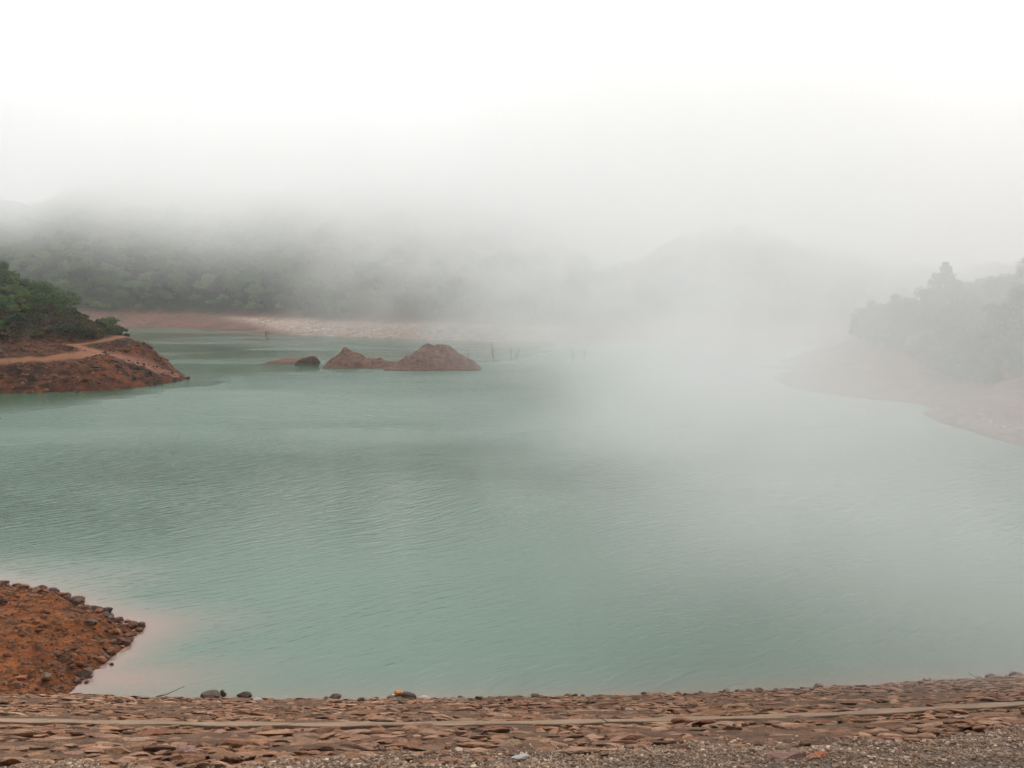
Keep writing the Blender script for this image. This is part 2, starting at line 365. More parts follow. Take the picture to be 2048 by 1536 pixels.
def right_z(x, y):
    z = RT(x, y); return z + sst(-1, 2, z) * (fbm(x, y, 7, 4, 31) * 0.7 + fbm(x, y, 1.5, 3, 32) * 0.2)

FAR = [(-420, 420), (-300, 370), W(140, 651), W(235, 653), W(330, 655), W(420, 659), W(500, 664), W(560, 668), W(640, 671), W(850, 679), W(960, 683), W(1040, 684), W(1200, 686), W(1350, 690), W(1530, 694), (85, 212), (140, 245), (420, 260)]
FARP = FAR + [(900, 300), (900, 1100), (-900, 1100), (-900, 500)]
CAPX = [-900, 0, 500, 800, 950, 1060, 1130, 1200, 1260, 1330, 1420, 1500, 1600, 1680, 1760, 1900, 2100, 2600]
CAPZ = [100, 100, 96, 76, 50, 30, 17, 10, 9, 18, 24, 25, 22, 17, 12, 10, 12, 20]
def far_z(x, y):
    d = poly_dist(x, y, FARP) + fbm(x, y, 26, 3, 41) * 2.2
    bank = np.where(d > 0, 0.23 * np.minimum(d, 21), 0.35 * d)
    hill = 0.74 * np.maximum(d - 21, 0) * (1 + 0.35 * fbm(x, y, 70, 3, 42))
    cap = np.interp(px_of(x, y), CAPX, CAPZ)
    hill = cap * (1 - np.exp(-hill / cap))
    return bank + hill * (1 + 0.22 * fbm(x, y, 40, 3, 43)) + sst(0, 6, d) * fbm(x, y, 8, 4, 44) * 0.5, d

# ------------------------------------------------------------------ setting
X, Y, F = grid(np.linspace(-900, 900, 61), np.linspace(-700, 1100, 61))
g = obj('ground', np.c_[X, Y, -6 + fbm(X, Y, 90, 3, 1) * 0.8], F, M['ground']); tag(g, kind='structure')

xs = np.r_[np.arange(-300, -60, 3.0), np.arange(-60, 60, 1.2), np.arange(60, 260, 3.0)]
X, Y, F = grid(np.linspace(-420, 330, 380), np.linspace(195, 560, 200))
Z, D = far_z(X, Y); V, F = cull(np.c_[X, Y, Z], F, D > -14)
hill = obj('hill', V, F, M['far']); tag(hill, kind='structure')
Z2, D2 = far_z(V[:, 0], V[:, 1]); pxv = px_of(V[:, 0], V[:, 1])
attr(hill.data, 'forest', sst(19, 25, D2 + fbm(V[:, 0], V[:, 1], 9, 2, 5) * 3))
attr(hill.data, 'pale', sst(455, 560, pxv + 8 * (D2 - 9)) * (1 - sst(1000, 1250, pxv) * 0.6) * (1 - sst(13, 20, D2)))

X, Y, F = grid(np.linspace(-200, -34, 300), np.linspace(96, 232, 270))
Z = headland_z(X, Y); V, F = cull(np.c_[X, Y, Z], F, Z > -2.5)
hd = obj('headland', V, F, M['headland']); tag(hd, kind='structure')
pd1 = line_dist(V[:, 0], V[:, 1], PATH1); pd2 = line_dist(V[:, 0], V[:, 1], PATH2)
wid = 0.6 + 1.7 * np.exp(-np.hypot(V[:, 0] - PATH1[5][0], V[:, 1] - PATH1[5][1]) / 5)
pj = fbm(V[:, 0], V[:, 1], 2.5, 5, 8, 0.7) * 0.9
attr(hd.data, 'path', 0.9 * (1 - np.minimum(sst(0.5, 1.3, (pd1 + pj) / wid), sst(0.45, 1.2, (pd2 + pj) / 0.8)) ** 1) ** 1)
p_ = 1 - sst(0.5, 1.3, (pd1 + pj) / wid); q_ = 1 - sst(0.4, 1.2, (pd2 + pj) / 0.6)
hd.data.attributes['path'].data.foreach_set('value', (np.maximum(p_, q_) * 0.8).astype(np.float32))
attr(hd.data, 'nose', (1 - sst(0.8, 3.2, line_dist(V[:, 0], V[:, 1], NOSE))) * 0.9)
def litter_of(x, y):                   # above the upper path: leaf litter and scrub
    s = np.interp(x, [-200, -78, -66, -61, -55, -40], [119, 121, 128, 133, 140, 170]); return sst(-1.5, 2.0, y - s)
attr(hd.data, 'litter', litter_of(V[:, 0], V[:, 1]) * (1 - p_) * (1 - q_))

X, Y, F = grid(np.linspace(26, 170, 260), np.linspace(45, 232, 260))
Z = right_z(X, Y); V, F = cull(np.c_[X, Y, Z], F, Z > -2.5)
rb = obj('right_shore', V, F, M['right']); tag(rb, kind='structure')

X, Y, F = grid(np.linspace(-44, -11, 330), np.linspace(20.5, 50, 260))
Z = near_z(X, Y); V, F = cull(np.c_[X, Y, Z], F, Z > -0.8)
nb_ = obj('earth_bank', V, F, M['red_near']); tag(nb_, kind='structure')

# water: one sheet, finer towards the dam; "sediment" is the stirred-up clay near the shore
ys = np.r_[np.arange(18, 48, 0.35), np.arange(48, 110, 1.5), np.arange(110, 250, 1.8), np.arange(250, 400, 5), np.arange(400, 1000, 60)]
xs = np.r_[np.arange(-900, -180, 40), np.arange(-180, -60, 2.5), np.arange(-60, -26, 1.5), np.arange(-26, 26, 0.45), np.arange(26, 60, 1.5), np.arange(60, 901, 40)]
X, Y, F = grid(xs, ys); X = X + 0.0
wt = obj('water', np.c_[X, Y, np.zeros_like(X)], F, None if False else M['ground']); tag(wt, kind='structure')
dn = np.maximum(-poly_dist(X, Y, NEAR), 0); dd = np.maximum(Y - dam_shore(X), 0)
wob = fbm(X, Y, 3.5, 4, 51)
sed = np.maximum(0.95 * np.exp(-dn / (1.5 + 0.9 * wob)) * 1.0, 0.6 * np.exp(-dd / 0.9))
sed = np.maximum(sed, 0.95 * np.exp(-np.hypot((X + 12.5) / 3.6, (Y - 26.8) / 1.5) ** 1.5))
attr(wt.data, 'sediment', np.clip(sed * (1 + 0.3 * wob), 0, 1))

# wind-sheltered water, its dark reflections painted into the colour: behind the headland and the islets, and close under the headland's steep face
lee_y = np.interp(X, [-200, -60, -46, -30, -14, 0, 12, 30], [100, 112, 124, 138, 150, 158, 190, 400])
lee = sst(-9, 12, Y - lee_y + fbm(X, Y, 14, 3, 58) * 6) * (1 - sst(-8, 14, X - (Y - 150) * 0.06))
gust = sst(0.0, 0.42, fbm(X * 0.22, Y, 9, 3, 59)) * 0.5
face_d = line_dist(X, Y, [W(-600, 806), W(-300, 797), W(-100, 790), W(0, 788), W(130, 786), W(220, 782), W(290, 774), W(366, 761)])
face = (1 - sst(1, np.clip((-40 - X) * 3.2, 10, 66), face_d + fbm(X * 0.35, Y, 6, 4, 60, 0.6) * 12)) * (Y < 135) * (X < -40)  # zone where the headland's dark reflection is painted
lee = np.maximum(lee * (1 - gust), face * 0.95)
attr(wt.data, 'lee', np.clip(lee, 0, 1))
attr(wt.data, 'chop', sst(42, 92, Y + fbm(X, Y, 25, 2, 56) * 10))
attr(wt.data, 'wind', (0.17 + 0.83 * sst(32, 62, Y + fbm(X, Y, 20, 3, 57) * 14 - X * 0.25)) * (1 + 0.8 * sst(80, 125, Y)) * (1 - 0.55 * sst(-2, 24, X)))

def mat_water():
    b = NB('lake_water')
    big = b.noise(0.012, 3, 0.5)
    c = b.mix(b.ramp(big, [(0.35, 0.0), (0.65, 1.0)]), (0.086, 0.150, 0.110), (0.102, 0.168, 0.128))
    c = b.mix(b.attr('sediment'), c, (0.25, 0.17, 0.138))
    c = b.mix(b.math('MULTIPLY', b.attr('lee'), 0.85), c, (0.042, 0.098, 0.058))  # green body colour, darkened to paint in the reflected hillside and headland
    # ripples: crests run obliquely, bent by a slow warp; a patchy mask lets them die out
    wn = b.noise(0.035, 2, 0.5, out='Color')
    vm = b.n('ShaderNodeVectorMath', operation='MULTIPLY_ADD'); b.l(wn, vm.inputs[0]); vm.inputs[1].default_value = (9, 9, 0)
    b.l(b.tc.outputs['Object'], vm.inputs[2]); wv = vm.outputs[0]
    r1 = b.noise(1.0, 2, 0.5, vec=b.mapv(0.62, 2.9, 1, R(-38), wv), dist=0.3)
    r2 = b.noise(1.0, 3, 0.55, vec=b.mapv(1.4, 5.0, 1, R(-24), wv))
    r3 = b.noise(3.0, 2, 0.6, vec=b.mapv(0.6, 1.0, 1, R(10)))
    patch = b.ramp(b.noise(0.028, 3, 0.55, vec=b.mapv(0.5, 1.0, 1, R(-8))), [(0.36, 0.22), (0.6, 1.0)])
    h = b.math('ADD', b.math('MULTIPLY', r1, 0.46), b.math('ADD', b.math('MULTIPLY', r2, 0.26), b.math('MULTIPLY', r3, 0.035)))
    h = b.math('MULTIPLY', h, patch)
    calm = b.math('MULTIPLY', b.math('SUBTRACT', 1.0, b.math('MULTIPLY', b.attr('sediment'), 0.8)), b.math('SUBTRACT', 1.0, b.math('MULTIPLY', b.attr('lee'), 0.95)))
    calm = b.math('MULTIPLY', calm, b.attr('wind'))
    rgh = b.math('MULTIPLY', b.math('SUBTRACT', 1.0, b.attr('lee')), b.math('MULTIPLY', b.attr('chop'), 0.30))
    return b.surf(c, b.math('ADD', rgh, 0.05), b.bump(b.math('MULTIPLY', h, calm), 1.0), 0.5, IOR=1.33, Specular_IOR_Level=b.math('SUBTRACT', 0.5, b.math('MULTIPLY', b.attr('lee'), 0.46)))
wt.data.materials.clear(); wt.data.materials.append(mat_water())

# ------------------------------------------------------------------ dam face: bedding, fitted stones, concrete strip, gravel
STRIP_C = [on_dam(a, c) for a, c in ((-300, 1442), (0, 1443), (500, 1452), (1024, 1449), (1500, 1438), (1800, 1424), (2048, 1410), (2400, 1385))]
SX = np.array([p[0] for p in STRIP_C]); SY = np.array([p[1] for p in STRIP_C])
def strip_y(x): return np.interp(x, SX, SY)
GR = [on_dam(a, c) for a, c in ((-300, 1560), (0, 1540), (400, 1530), (800, 1520), (1100, 1508), (1400, 1490), (1700, 1492), (1850, 1484), (2048, 1462), (2400, 1440))]
GX = np.array([p[0] for p in GR]); GY = np.array([p[1] for p in GR])
def gravel_y(x): return np.interp(x, GX, GY)
def mat_bed():
    b = NB('mortar_and_dirt'); n = b.noise(2.0, 5, 0.65); n2 = b.noise(14, 4, 0.7)
    c = b.mix(b.ramp(n, [(0.4, 0.0), (0.6, 1.0)]), (0.105, 0.06, 0.037), (0.185, 0.108, 0.069))
    c = b.mix(b.ramp(n2, [(0.4, 0.5), (0.6, 0.0)]), c, (0.06, 0.04, 0.03))
    return b.surf(c, 0.95, b.bump(b.math('ADD', n, n2), 0.06), 0.1)
def mat_gravelbed():
    b = NB('gravel_bed'); v = b.voro(26, out='Color'); vd = b.voro(26)
    c = b.ramp(v, [(0.2, (0.13, 0.098, 0.075)), (0.5, (0.22, 0.17, 0.135)), (0.75, (0.16, 0.11, 0.08)), (0.95, (0.33, 0.28, 0.235))])
    c = b.mix(b.ramp(vd, [(0.3, 0.0), (0.6, 0.8)]), c, (0.06, 0.045, 0.035))
    return b.surf(c, 0.95, b.bump(b.math('SUBTRACT', 1.0, vd), 0.03), 0.1)
M['bed'] = mat_bed(); M['gbed'] = mat_gravelbed()
dam = empty('dam_face', (0, 18, 4)); tag(dam, 'sloping dam face of rough brown stones set in rows above the waterline', 'dam')
xs = np.arange(-30, 34, 0.25); ts = np.r_[np.arange(-3, 0, 0.5), np.arange(0, 30, 0.3)]
X, T, F = grid(xs, ts); Y = dam_shore(X) - T; Z = MS * T + fbm(X, Y, 0.9, 3, 61) * 0.10 - 0.005
mi_ = (Y[F].mean(1) < gravel_y(X[F].mean(1)) + 0.1).astype(int)
Ve = np.c_[X, Y, Z]; bed = obj('bedding', Ve - np.array([0, 18, 4]), F[:, ::-1], [M['bed'], M['gbed']], dam, mi=mi_)
# rows of stones
r = np.random.default_rng(5); pos = []; size = []; flat = []
T = 0.05
while T < 17:
    near = T > 6
    dep = r.uniform(0.14, 0.30) * (1.15 if near else 1.0); x = -28 + r.uniform(0, 0.4)
    while x < 31:
        wd = float(np.clip(r.lognormal(math.log(0.25 if near else 0.20), 0.55), 0.08, 0.75)); xx = x + wd / 2; yy = dam_shore(xx) - T - dep / 2 + r.normal() * 0.09
        sy_ = strip_y(xx); ok = abs(yy - sy_) > 0.40 + dep * 0.35 and yy > gravel_y(xx) + fbm(np.array([xx]), np.array([yy]), 1.2, 2, 77)[0] * 0.9 and abs(xx) < 0.62 * (yy + 6)
        if ok and r.random() > 0.05:
            h = r.uniform(0.06, 0.14) * (1.2 if near else 0.85) * (0.6 + wd)
            pos.append((xx, yy, dam_z(xx, yy) - h * 0.12 + r.normal() * 0.02)); size.append((wd * 1.16, dep * 1.2)); flat.append(h)
        x += wd
    T += dep
pos = np.array(pos); size = np.array(size); flat = np.array(flat)
V, F = rock_field(ICO2[0], ICO2[1], pos, size, flat, r, 40, 7, 0.07, -MS, 0.035)
obj('stonework', V - np.array([0, 18, 4]), F, M['pitch'], dam, smooth=False)
print('stones', len(pos))

# concrete strip of cast slabs
b = NB('weathered_concrete'); n = b.noise(1.2, 5, 0.6); n2 = b.noise(18, 3, 0.7)
c = b.mix(b.ramp(n, [(0.35, 0.0), (0.65, 1.0)]), (0.20, 0.135, 0.09), (0.27, 0.185, 0.125))
c = b.mix(b.ramp(n2, [(0.35, 0.35), (0.5, 0.0)]), c, (0.12, 0.08, 0.055)); M['conc'] = b.surf(c, 0.92, b.bump(n2, 0.01), 0.15)
st = empty('concrete_strip', (0, 16.5, 4)); tag(st, 'long pale brown concrete strip running level across the stone dam face', 'kerb')
joints = [-27, -19.6] + [on_dam(q, 1450)[0] for q in (60, 590, 1215, 1780)] + [13.5, 17.5, 24]
for a, c_ in zip(joints[:-1], joints[1:]):
    xs = np.linspace(a + 0.012, c_ - 0.012, 14); prof = [(-0.40, -0.15), (-0.40, 0.03), (-0.385, 0.045), (0.385, 0.045), (0.40, 0.03), (0.40, -0.15)]
    V = []; F = []
    for x in xs:
        for u, h in prof:
            y = strip_y(x) - u; V.append((x, y - 16.5, dam_z(x, y) + h + 0.012 * math.sin(x * 3.1 + u * 5) - 4))
    k = len(prof)
    for i in range(len(xs) - 1):
        for j in range(k - 1): F.append((i * k + j, i * k + j + 1, (i + 1) * k + j + 1, (i + 1) * k + j))
    F.append((0, 1, 4, 5)); F.append((len(V) - 6, len(V) - 5, len(V) - 2, len(V) - 1))
    obj('slab', V, F, M['conc'], st, smooth=False)

# gravel of the crest
r = np.random.default_rng(9); n = 52000; gx = r.uniform(-12, 13, n); gy = gravel_y(gx) + 0.05 + fbm(gx, gx * 0.3, 2.0, 3, 78) * 0.5 - r.exponential(1.6, n) + r.normal(size=n) * 0.3
k = gy > 8.3; gx = gx[k]; gy = gy[k]; n = len(gx); s = r.lognormal(math.log(0.024), 0.4, n)
base, F0 = ICO1; pr = np.stack([rock_verts(base, r, 3, 0.12) for _ in range(30)])
q = r.uniform(0, 6.28, n); v = pr[r.integers(0, 30, n)] * (s[:, None] * 0.5)[..., None] * np.array([1.25, 1.0, 0.8])
ca, sa = np.cos(q)[:, None], np.sin(q)[:, None]
vx = v[..., 0] * ca - v[..., 1] * sa; vy = v[..., 0] * sa + v[..., 1] * ca
VV = np.stack([vx + gx[:, None], vy + gy[:, None], v[..., 2] + (dam_z(gx, gy) + s * 0.25)[:, None] + fbm(gx, gy, 0.9, 3, 61)[:, None] * 0.10], -1).reshape(-1, 3)
FF = (F0[None] + (np.arange(n) * len(base))[:, None, None]).reshape(-1, 3)
gv = obj('gravel', VV, FF, M['gravel'], smooth=False); tag(gv, 'grey and brown gravel spread over the top of the dam slope', 'gravel', kind='stuff')

# ------------------------------------------------------------------ loose stones that can be told apart
def damrock(px, py, wpx, hpx, mat, label, cat='rock', depth=0.8, group=None, name='rock', sink=0.15, **kw):
    x, y, z = on_dam(px, py) if py > 1400 else (*W(px, py), 0.0)
    if py <= 1400: z = 0.0
    dist = math.hypot(y, CAM_Z - z); sc_ = dist / F_PX
    return rock(name, (x, y, z), (wpx * sc_, wpx * sc_ * depth, hpx * sc_ * 0.85), mat, label, cat, group, sink=sink, **kw)
damrock(422, 1399, 36, 19, M['rock_dark'], 'big dark boulder streaked tan at the waterline, left of the round flat rock', 'boulder', 0.9)
damrock(489, 1393, 28, 15, M['rock_dark'], 'rounded dark rock with tan top standing in the shallow water', 'rock', 0.9)
damrock(447, 1392, 12, 18, M['rock_red'], 'small upright red stone beside the big streaked boulder', 'stone', 0.8)
damrock(516, 1402, 20, 8, M['rock_pale'], 'flat pale grey stone on the shore right of the round rock', 'stone', 0.9)
damrock(670, 1399, 24, 15, M['rock_dark'], 'dark brown angular rock on the waterline, left of the orange litter', 'rock', 0.8)
damrock(722, 1403, 14, 10, M['rock_dark'], 'small dark stone between the angular rock and the orange litter', 'stone', 0.8)
damrock(817, 1398, 34, 16, M['rock_dark'], 'dark grey rock just right of the orange and white litter', 'rock', 0.8)
damrock(850, 1400, 24, 9, M['rock_pale'], 'pale flat rock lying right of the dark grey rock', 'rock', 0.8)
damrock(929, 1404, 24, 10, M['rock_tan'], 'flat tan rock on the stony waterline', 'rock', 0.8)
damrock(957, 1401, 14, 14, M['rock_dark'], 'pointed dark stone standing up at the waterline', 'stone', 0.8)
damrock(992, 1425, 12, 9, M['rock_dark'], 'small dark stone lying on the upper stone rows', 'stone', 0.8)
damrock(1070, 1393, 16, 6, M['rock_dark'], 'small dark stone wet in the shallow water off the dam', 'stone', 0.8)
damrock(1137, 1396, 18, 10, M['rock_red'], 'reddish brown stone at the middle of the waterline', 'stone', 0.8)
damrock(1164, 1402, 24, 9, M['rock_tan'], 'grey tan rock beside the reddish brown waterline stone', 'rock', 0.8)
damrock(1230, 1394, 14, 6, M['rock_pale'], 'small whitish stone on the waterline right of the middle', 'stone', 0.8)
damrock(1494, 1389, 36, 13, M['rock_mauve'], 'low broad mauve rock on the waterline', 'rock', 0.8)
damrock(1617, 1418, 14, 10, M['rock_pale'], 'small white stone alone on the rows above the concrete strip', 'stone', 0.9)
damrock(1694, 1377, 12, 8, M['rock_pale'], 'tiny whitish stone on the right part of the waterline', 'stone', 0.9)
damrock(1832, 1371, 14, 9, M['rock_dark'], 'small dark stone where the waterline starts to climb', 'stone', 0.9)
damrock(1982, 1358, 22, 14, M['rock_dark'], 'dark pointed rock at the right end of the waterline', 'rock', 0.9)
damrock(2032, 1355, 30, 14, M['rock_dark'], 'dark broad rock at the picture edge of the right waterline', 'rock', 0.9)
damrock(955, 1466, 22, 9, M['rock_dark'], 'nearly black stone just below the concrete strip', 'stone', 0.6)
damrock(1020, 1494, 46, 17, M['rock_tan'], 'wide tan slab tilted above a dark gap in the stones', 'rock', 0.5)
damrock(375, 1508, 44, 22, M['rock_mauve'], 'big rounded mauve stone in the lower rows on the left', 'rock', 0.7)
damrock(1365, 1503, 34, 13, M['rock_red'], 'reddish brown block where the stones meet the gravel', 'rock', 0.7)
damrock(1040, 1518, 34, 12, M['rock_pale'], 'flat pale slab lying at the edge of the gravel', 'rock', 0.6)
damrock(1578, 1521, 82, 24, M['rock_mauve'], 'long mauve boulder lying on the gravel at bottom right', 'boulder', 0.45, sink=0.1)
damrock(1636, 1522, 46, 20, M['rock_orange'], 'orange slab touching the long mauve boulder on the gravel', 'rock', 0.5, sink=0.1)
# the many small ones along the dam's waterline
r = np.random.default_rng(21)
for k in range(48):
    px = r.uniform(300, 2040); py = np.interp(px, [0, 400, 800, 1100, 1450, 1700, 2048], [1388, 1398, 1399, 1396, 1388, 1376, 1356]) + r.uniform(-2, 5)
    x, y = W(px, py); z = max(0, float(dam_z(x, y)))
    wd = r.lognormal(math.log(0.11), 0.45)
    rock('stone', (x, y, z), (wd * 1.3, wd, wd * 0.75), M[['rock_dark', 'rock_tan', 'pitch', 'rock_dark'][k % 4]], ['small dark stone in the loose line at the dam foot', 'small tan stone in the loose line at the dam foot', 'small brown stone in the loose line at the dam foot', 'small dark stone in the loose line at the dam foot'][k % 4], 'stone', 'loose stones along the foot of the dam', sub=ICO2)

# orange bank: rim stones one by one, then the crumbs
edge = NEAR[2:12]; L = [0]
for a, c_ in zip(edge[:-1], edge[1:]): L.append(L[-1] + math.hypot(c_[0] - a[0], c_[1] - a[1]))
r = np.random.default_rng(33)
for k in range(130):
    s = r.uniform(0, L[-1]); inn = abs(r.normal()) * 0.35
    x = np.interp(s, L, [p[0] for p in edge]); y = np.interp(s, L, [p[1] for p in edge]); far_side = s < L[5]
    x -= inn * 0.9; y += (-inn if far_side else inn) * 0.5
    z = max(-0.02, float(near_z(np.array([x]), np.array([y]))[0])); wd = float(np.clip(r.lognormal(math.log(0.20 if far_side else 0.16), 0.4), 0.07, 0.45))
    fr = s / L[-1]; lab = ('big ' if wd > 0.24 else 'small ' if wd < 0.14 else '') + ('red' if k % 3 else 'grey') + ' stone on the orange bank, ' + ('far rim by the picture edge' if fr < 0.22 else 'middle of the far rim' if fr < 0.4 else 'around the tip' if fr < 0.66 else 'near rim above the pink shallows')
    rock('rim_stone', (x, y, z), (wd * 1.3, wd, wd * 0.8), M['rock_red'] if k % 3 else M['rock_dark'], lab, 'stone', 'stones along the rim of the orange bank', sub=ICO2, sink=0.25)
x, y = W(289, 1254); rock('rock', (x - 0.1, y, 0), (0.3, 0.28, 0.26), M['rock_dark'], 'dark rounded rock at the very tip of the orange bank', 'rock', sub=ICO3)
x, y = W(100, 1187); rock('rock', (x, y - 0.3, 0.1), (0.42, 0.3, 0.26), M['rock_dark'], 'large dark flat rock on the far rim of the orange bank', 'rock')
x, y = W(162, 1208); rock('rock', (x, y - 0.3, 0.1), (0.3, 0.25, 0.26), M['rock_dark'], 'dark block standing up on the far rim of the orange bank', 'rock')
def onb(px, py):
    x, y = W(px, py, 0.8); return x, y, float(near_z(np.array([x]), np.array([y]))[0])
rock('rock', onb(40, 1326), (0.38, 0.3, 0.2), M['rock_orange'], 'bright orange rock on the left side of the orange bank', 'rock')
rock('rock', onb(182, 1234), (0.5, 0.35, 0.2), M['rock_dark'], 'dark flat rock set in the upper part of the orange bank', 'rock')
rock('rock', onb(168, 1303), (0.55, 0.4, 0.28), M['rock_dark'], 'dark rock in the middle of the orange bank slope', 'rock')
rock('rock', onb(92, 1326), (0.3, 0.26, 0.25), M['rock_tan'], 'pale tan stone on the lower middle of the orange bank', 'stone')
for k, (px, py) in enumerate(((220, 1330), (178, 1355), (170, 1366))):
    x, y = W(px, py); rock('stone', (x + 0.05, y, 0), (0.14, 0.12, 0.1), M['rock_dark'], 'small dark stone standing alone in the pink shallows', 'stone', 'stones in the pink shallows', sub=ICO2)
n = 9000; gx = r.uniform(-34, -12.5, n); gy = r.uniform(24, 42, n); dq = poly_dist(gx, gy, NEAR); k = (dq > 0.02) & (r.random(n) < 0.35 + 0.65 * np.exp(-dq / 1.2)); gx, gy = gx[k], gy[k]; n = len(gx)
s = np.clip(r.lognormal(math.log(0.085), 0.5, n), 0.03, 0.4); gz = near_z(gx, gy)
V, F = rock_field(ICO2[0], ICO2[1], np.c_[gx, gy, gz + s * 0.1], np.c_[s * 1.3, s], s * 0.8, r, 30, 5, 0.2)
o = obj('rubble', V, F, M['rock_red'], smooth=False); tag(o, 'small red stones and clods scattered over the orange bank', 'rubble', kind='stuff')

# rubble on the headland's steep face
n = 2600; gx = r.uniform(-110, -44, n); gy = r.uniform(104, 140, n); gz = headland_z(gx, gy)
pdm = np.minimum(line_dist(gx, gy, PATH1), line_dist(gx, gy, PATH2)); k = (gz > -0.2) & (pdm > 1.1) & (litter_of(gx, gy) < 0.5) & (fbm(gx, gy, 6, 2, 3) > -0.25); gx, gy, gz = gx[k], gy[k], gz[k]; n = len(gx)
s = np.clip(r.lognormal(math.log(0.32), 0.5, n), 0.12, 1.1)
V, F = rock_field(ICO2[0], ICO2[1], np.c_[gx, gy, gz], np.c_[s * 1.3, s], s * 0.85, r, 30, 6, 0.2)
M['rock_head'] = mat_rock('headland_rock', [(0.06, 0.028, 0.018), (0.12, 0.055, 0.032), (0.05, 0.03, 0.022), (0.18, 0.11, 0.075), (0.09, 0.04, 0.025), (0.075, 0.035, 0.022)], 1.5, 0.1)
o = obj('rubble', V, F, M['rock_head'], smooth=False); tag(o, 'dark stones littering the steep face of the headland below the path', 'rubble', kind='stuff')

# right shore: pale pebbles at the water's edge near the picture's edge
for k in range(26):
    px = r.uniform(1960, 2048); py = np.interp(px, [1960, 2048], [862, 884]) - r.uniform(0, 12); x, y = W(px, py)
    z = float(right_z(np.array([x]), np.array([y]))[0]); wd = r.uniform(0.12, 0.3)
    rock('stone', (x, y, max(z, 0)), (wd * 1.4, wd, wd * 0.6), M['rock_pale'], 'whitish stone at the water edge of the foggy right shore', 'stone', 'pale stones on the right shore', sub=ICO2)

# litter
x, y = W(795, 1390)
lt = empty('litter', (x, y, 0.0), 0.2); tag(lt, 'crumpled orange and white bag afloat beside the dark grey rock', 'litter')
b = NB('orange_plastic'); M['orange'] = b.surf(b.mix(b.ramp(b.noise(9, 3), [(0.45, 0.0), (0.6, 1.0)]), (0.50, 0.16, 0.03), (0.26, 0.10, 0.04)), 0.4, b.bump(b.noise(14, 3), 0.04))
b = NB('white_plastic'); M['white'] = b.surf((0.75, 0.76, 0.78), 0.4)
rr = np.random.default_rng(3); v = rock_verts(ICO3[0], rr, 5, 0.02); v *= 1 + 0.16 * np.sin(v[:, [0]] * 9 + v[:, [2]] * 7) * np.cos(v[:, [1]] * 8); obj('bag', v * [0.15, 0.11, 0.10] + [0.03, 0, 0.05], ICO3[1], M['orange'], lt)
v = rock_verts(ICO2[0], rr, 6, 0.05); obj('bag_corner', v * [0.07, 0.05, 0.04] + [-0.12, -0.05, 0.03], ICO2[1], M['white'], lt)

# ------------------------------------------------------------------ islets
def islet(name, px0, px1, base_py, sil, depth, label, mat, seed, back=1.0):
    """sil: picture columns and heights (px above the base) of the outline; depth metres front to back"""
    yb = W((px0 + px1) / 2, base_py)[1]; sc_ = yb / F_PX
    x0 = (px0 - 1024) * sc_; x1 = (px1 - 1024) * sc_; n = int((x1 - x0) / 0.12)
    X, Y, F = grid(np.linspace(x0 - 3, x1 + 3, n), np.linspace(yb - 3, yb + depth * 2 + 3, int((depth * 2 + 6) / 0.16)))
    px = 1024 + X / sc_; H = np.interp(px, [s[0] for s in sil], [s[1] for s in sil]) * sc_ * 1.02
    yc = yb + depth * 0.5 + 0 * X; hw = depth * (0.35 + 0.65 * np.clip(H / (H.max() + 1e-6), 0, 1) ** 0.6)
    t = (Y - yb - hw) / hw; prof = np.maximum(1 - np.abs(t) ** 1.5, -0.6)
    Z = np.where(H > 0, H * prof, 0) - 1.2 * np.clip(-(1 - np.abs(t)), 0, 1) - np.where((px < px0) | (px > px1), 0.5, 0)
    ed = np.minimum(px - px0, px1 - px) * sc_; Z -= np.clip(0.4 - ed, 0, 3) * 0.5
    Z += fbm(X, Y, 1.6, 5, seed, 0.65) * 0.36 * np.clip(H, 0, 1) - np.abs(fbm(X, Y * 0.35, 1.3, 3, seed + 5)) * 0.55 * np.clip(Z, 0, 1) + fbm(X, Y, 4, 2, seed + 9) * 0.2 * np.clip(H / 3, 0, 1)
    V, F = cull(np.c_[X, Y, Z], F, Z > -0.8); cx = (x0 + x1) / 2
    o = obj(name, V - [cx, yb, 0], F, mat); o.location = (cx, yb, 0); return tag(o, label, 'islet')
islet('islet', 762, 961, 742, [(762, 0), (768, 10), (790, 16), (803, 24), (822, 34), (838, 47), (848, 50), (862, 48), (880, 49), (893, 44), (906, 36), (922, 26), (936, 21), (946, 16), (954, 9), (959, 4), (962, 0)], 7.5, 'largest earth islet, a broad brown flat-topped mound right of the pointed one', M['islet'], 71)
islet('islet', 639, 790, 737, [(638, 0), (648, 12), (660, 24), (670, 33), (676, 42), (679, 41), (684, 36), (697, 31), (706, 26), (715, 24), (726, 19), (740, 16), (752, 18), (762, 14), (775, 12), (784, 10), (790, 0)], 6, 'earth islet with a sharp peak and a low tail towards the biggest mound', M['islet'], 75)
islet('islet', 583, 630, 730, [(580, 0), (588, 8), (598, 15), (610, 15), (620, 17), (627, 8), (632, 0)], 3.5, 'small low dark islet just left of the peaked mound', M['islet_dark'], 78)
islet('islet', 510, 612, 729, [(509, 0), (525, 2), (545, 6), (560, 4), (575, 6), (595, 4), (613, 0)], 7, 'flat reddish spit barely above water at the left end of the islets', M['right'], 79)
islet('islet', 630, 642, 730, [(629, 0), (633, 5), (638, 7), (643, 0)], 1.2, 'tiny pale rock in the gap between the dark islet and the peaked one', M['rock_pale'], 80)

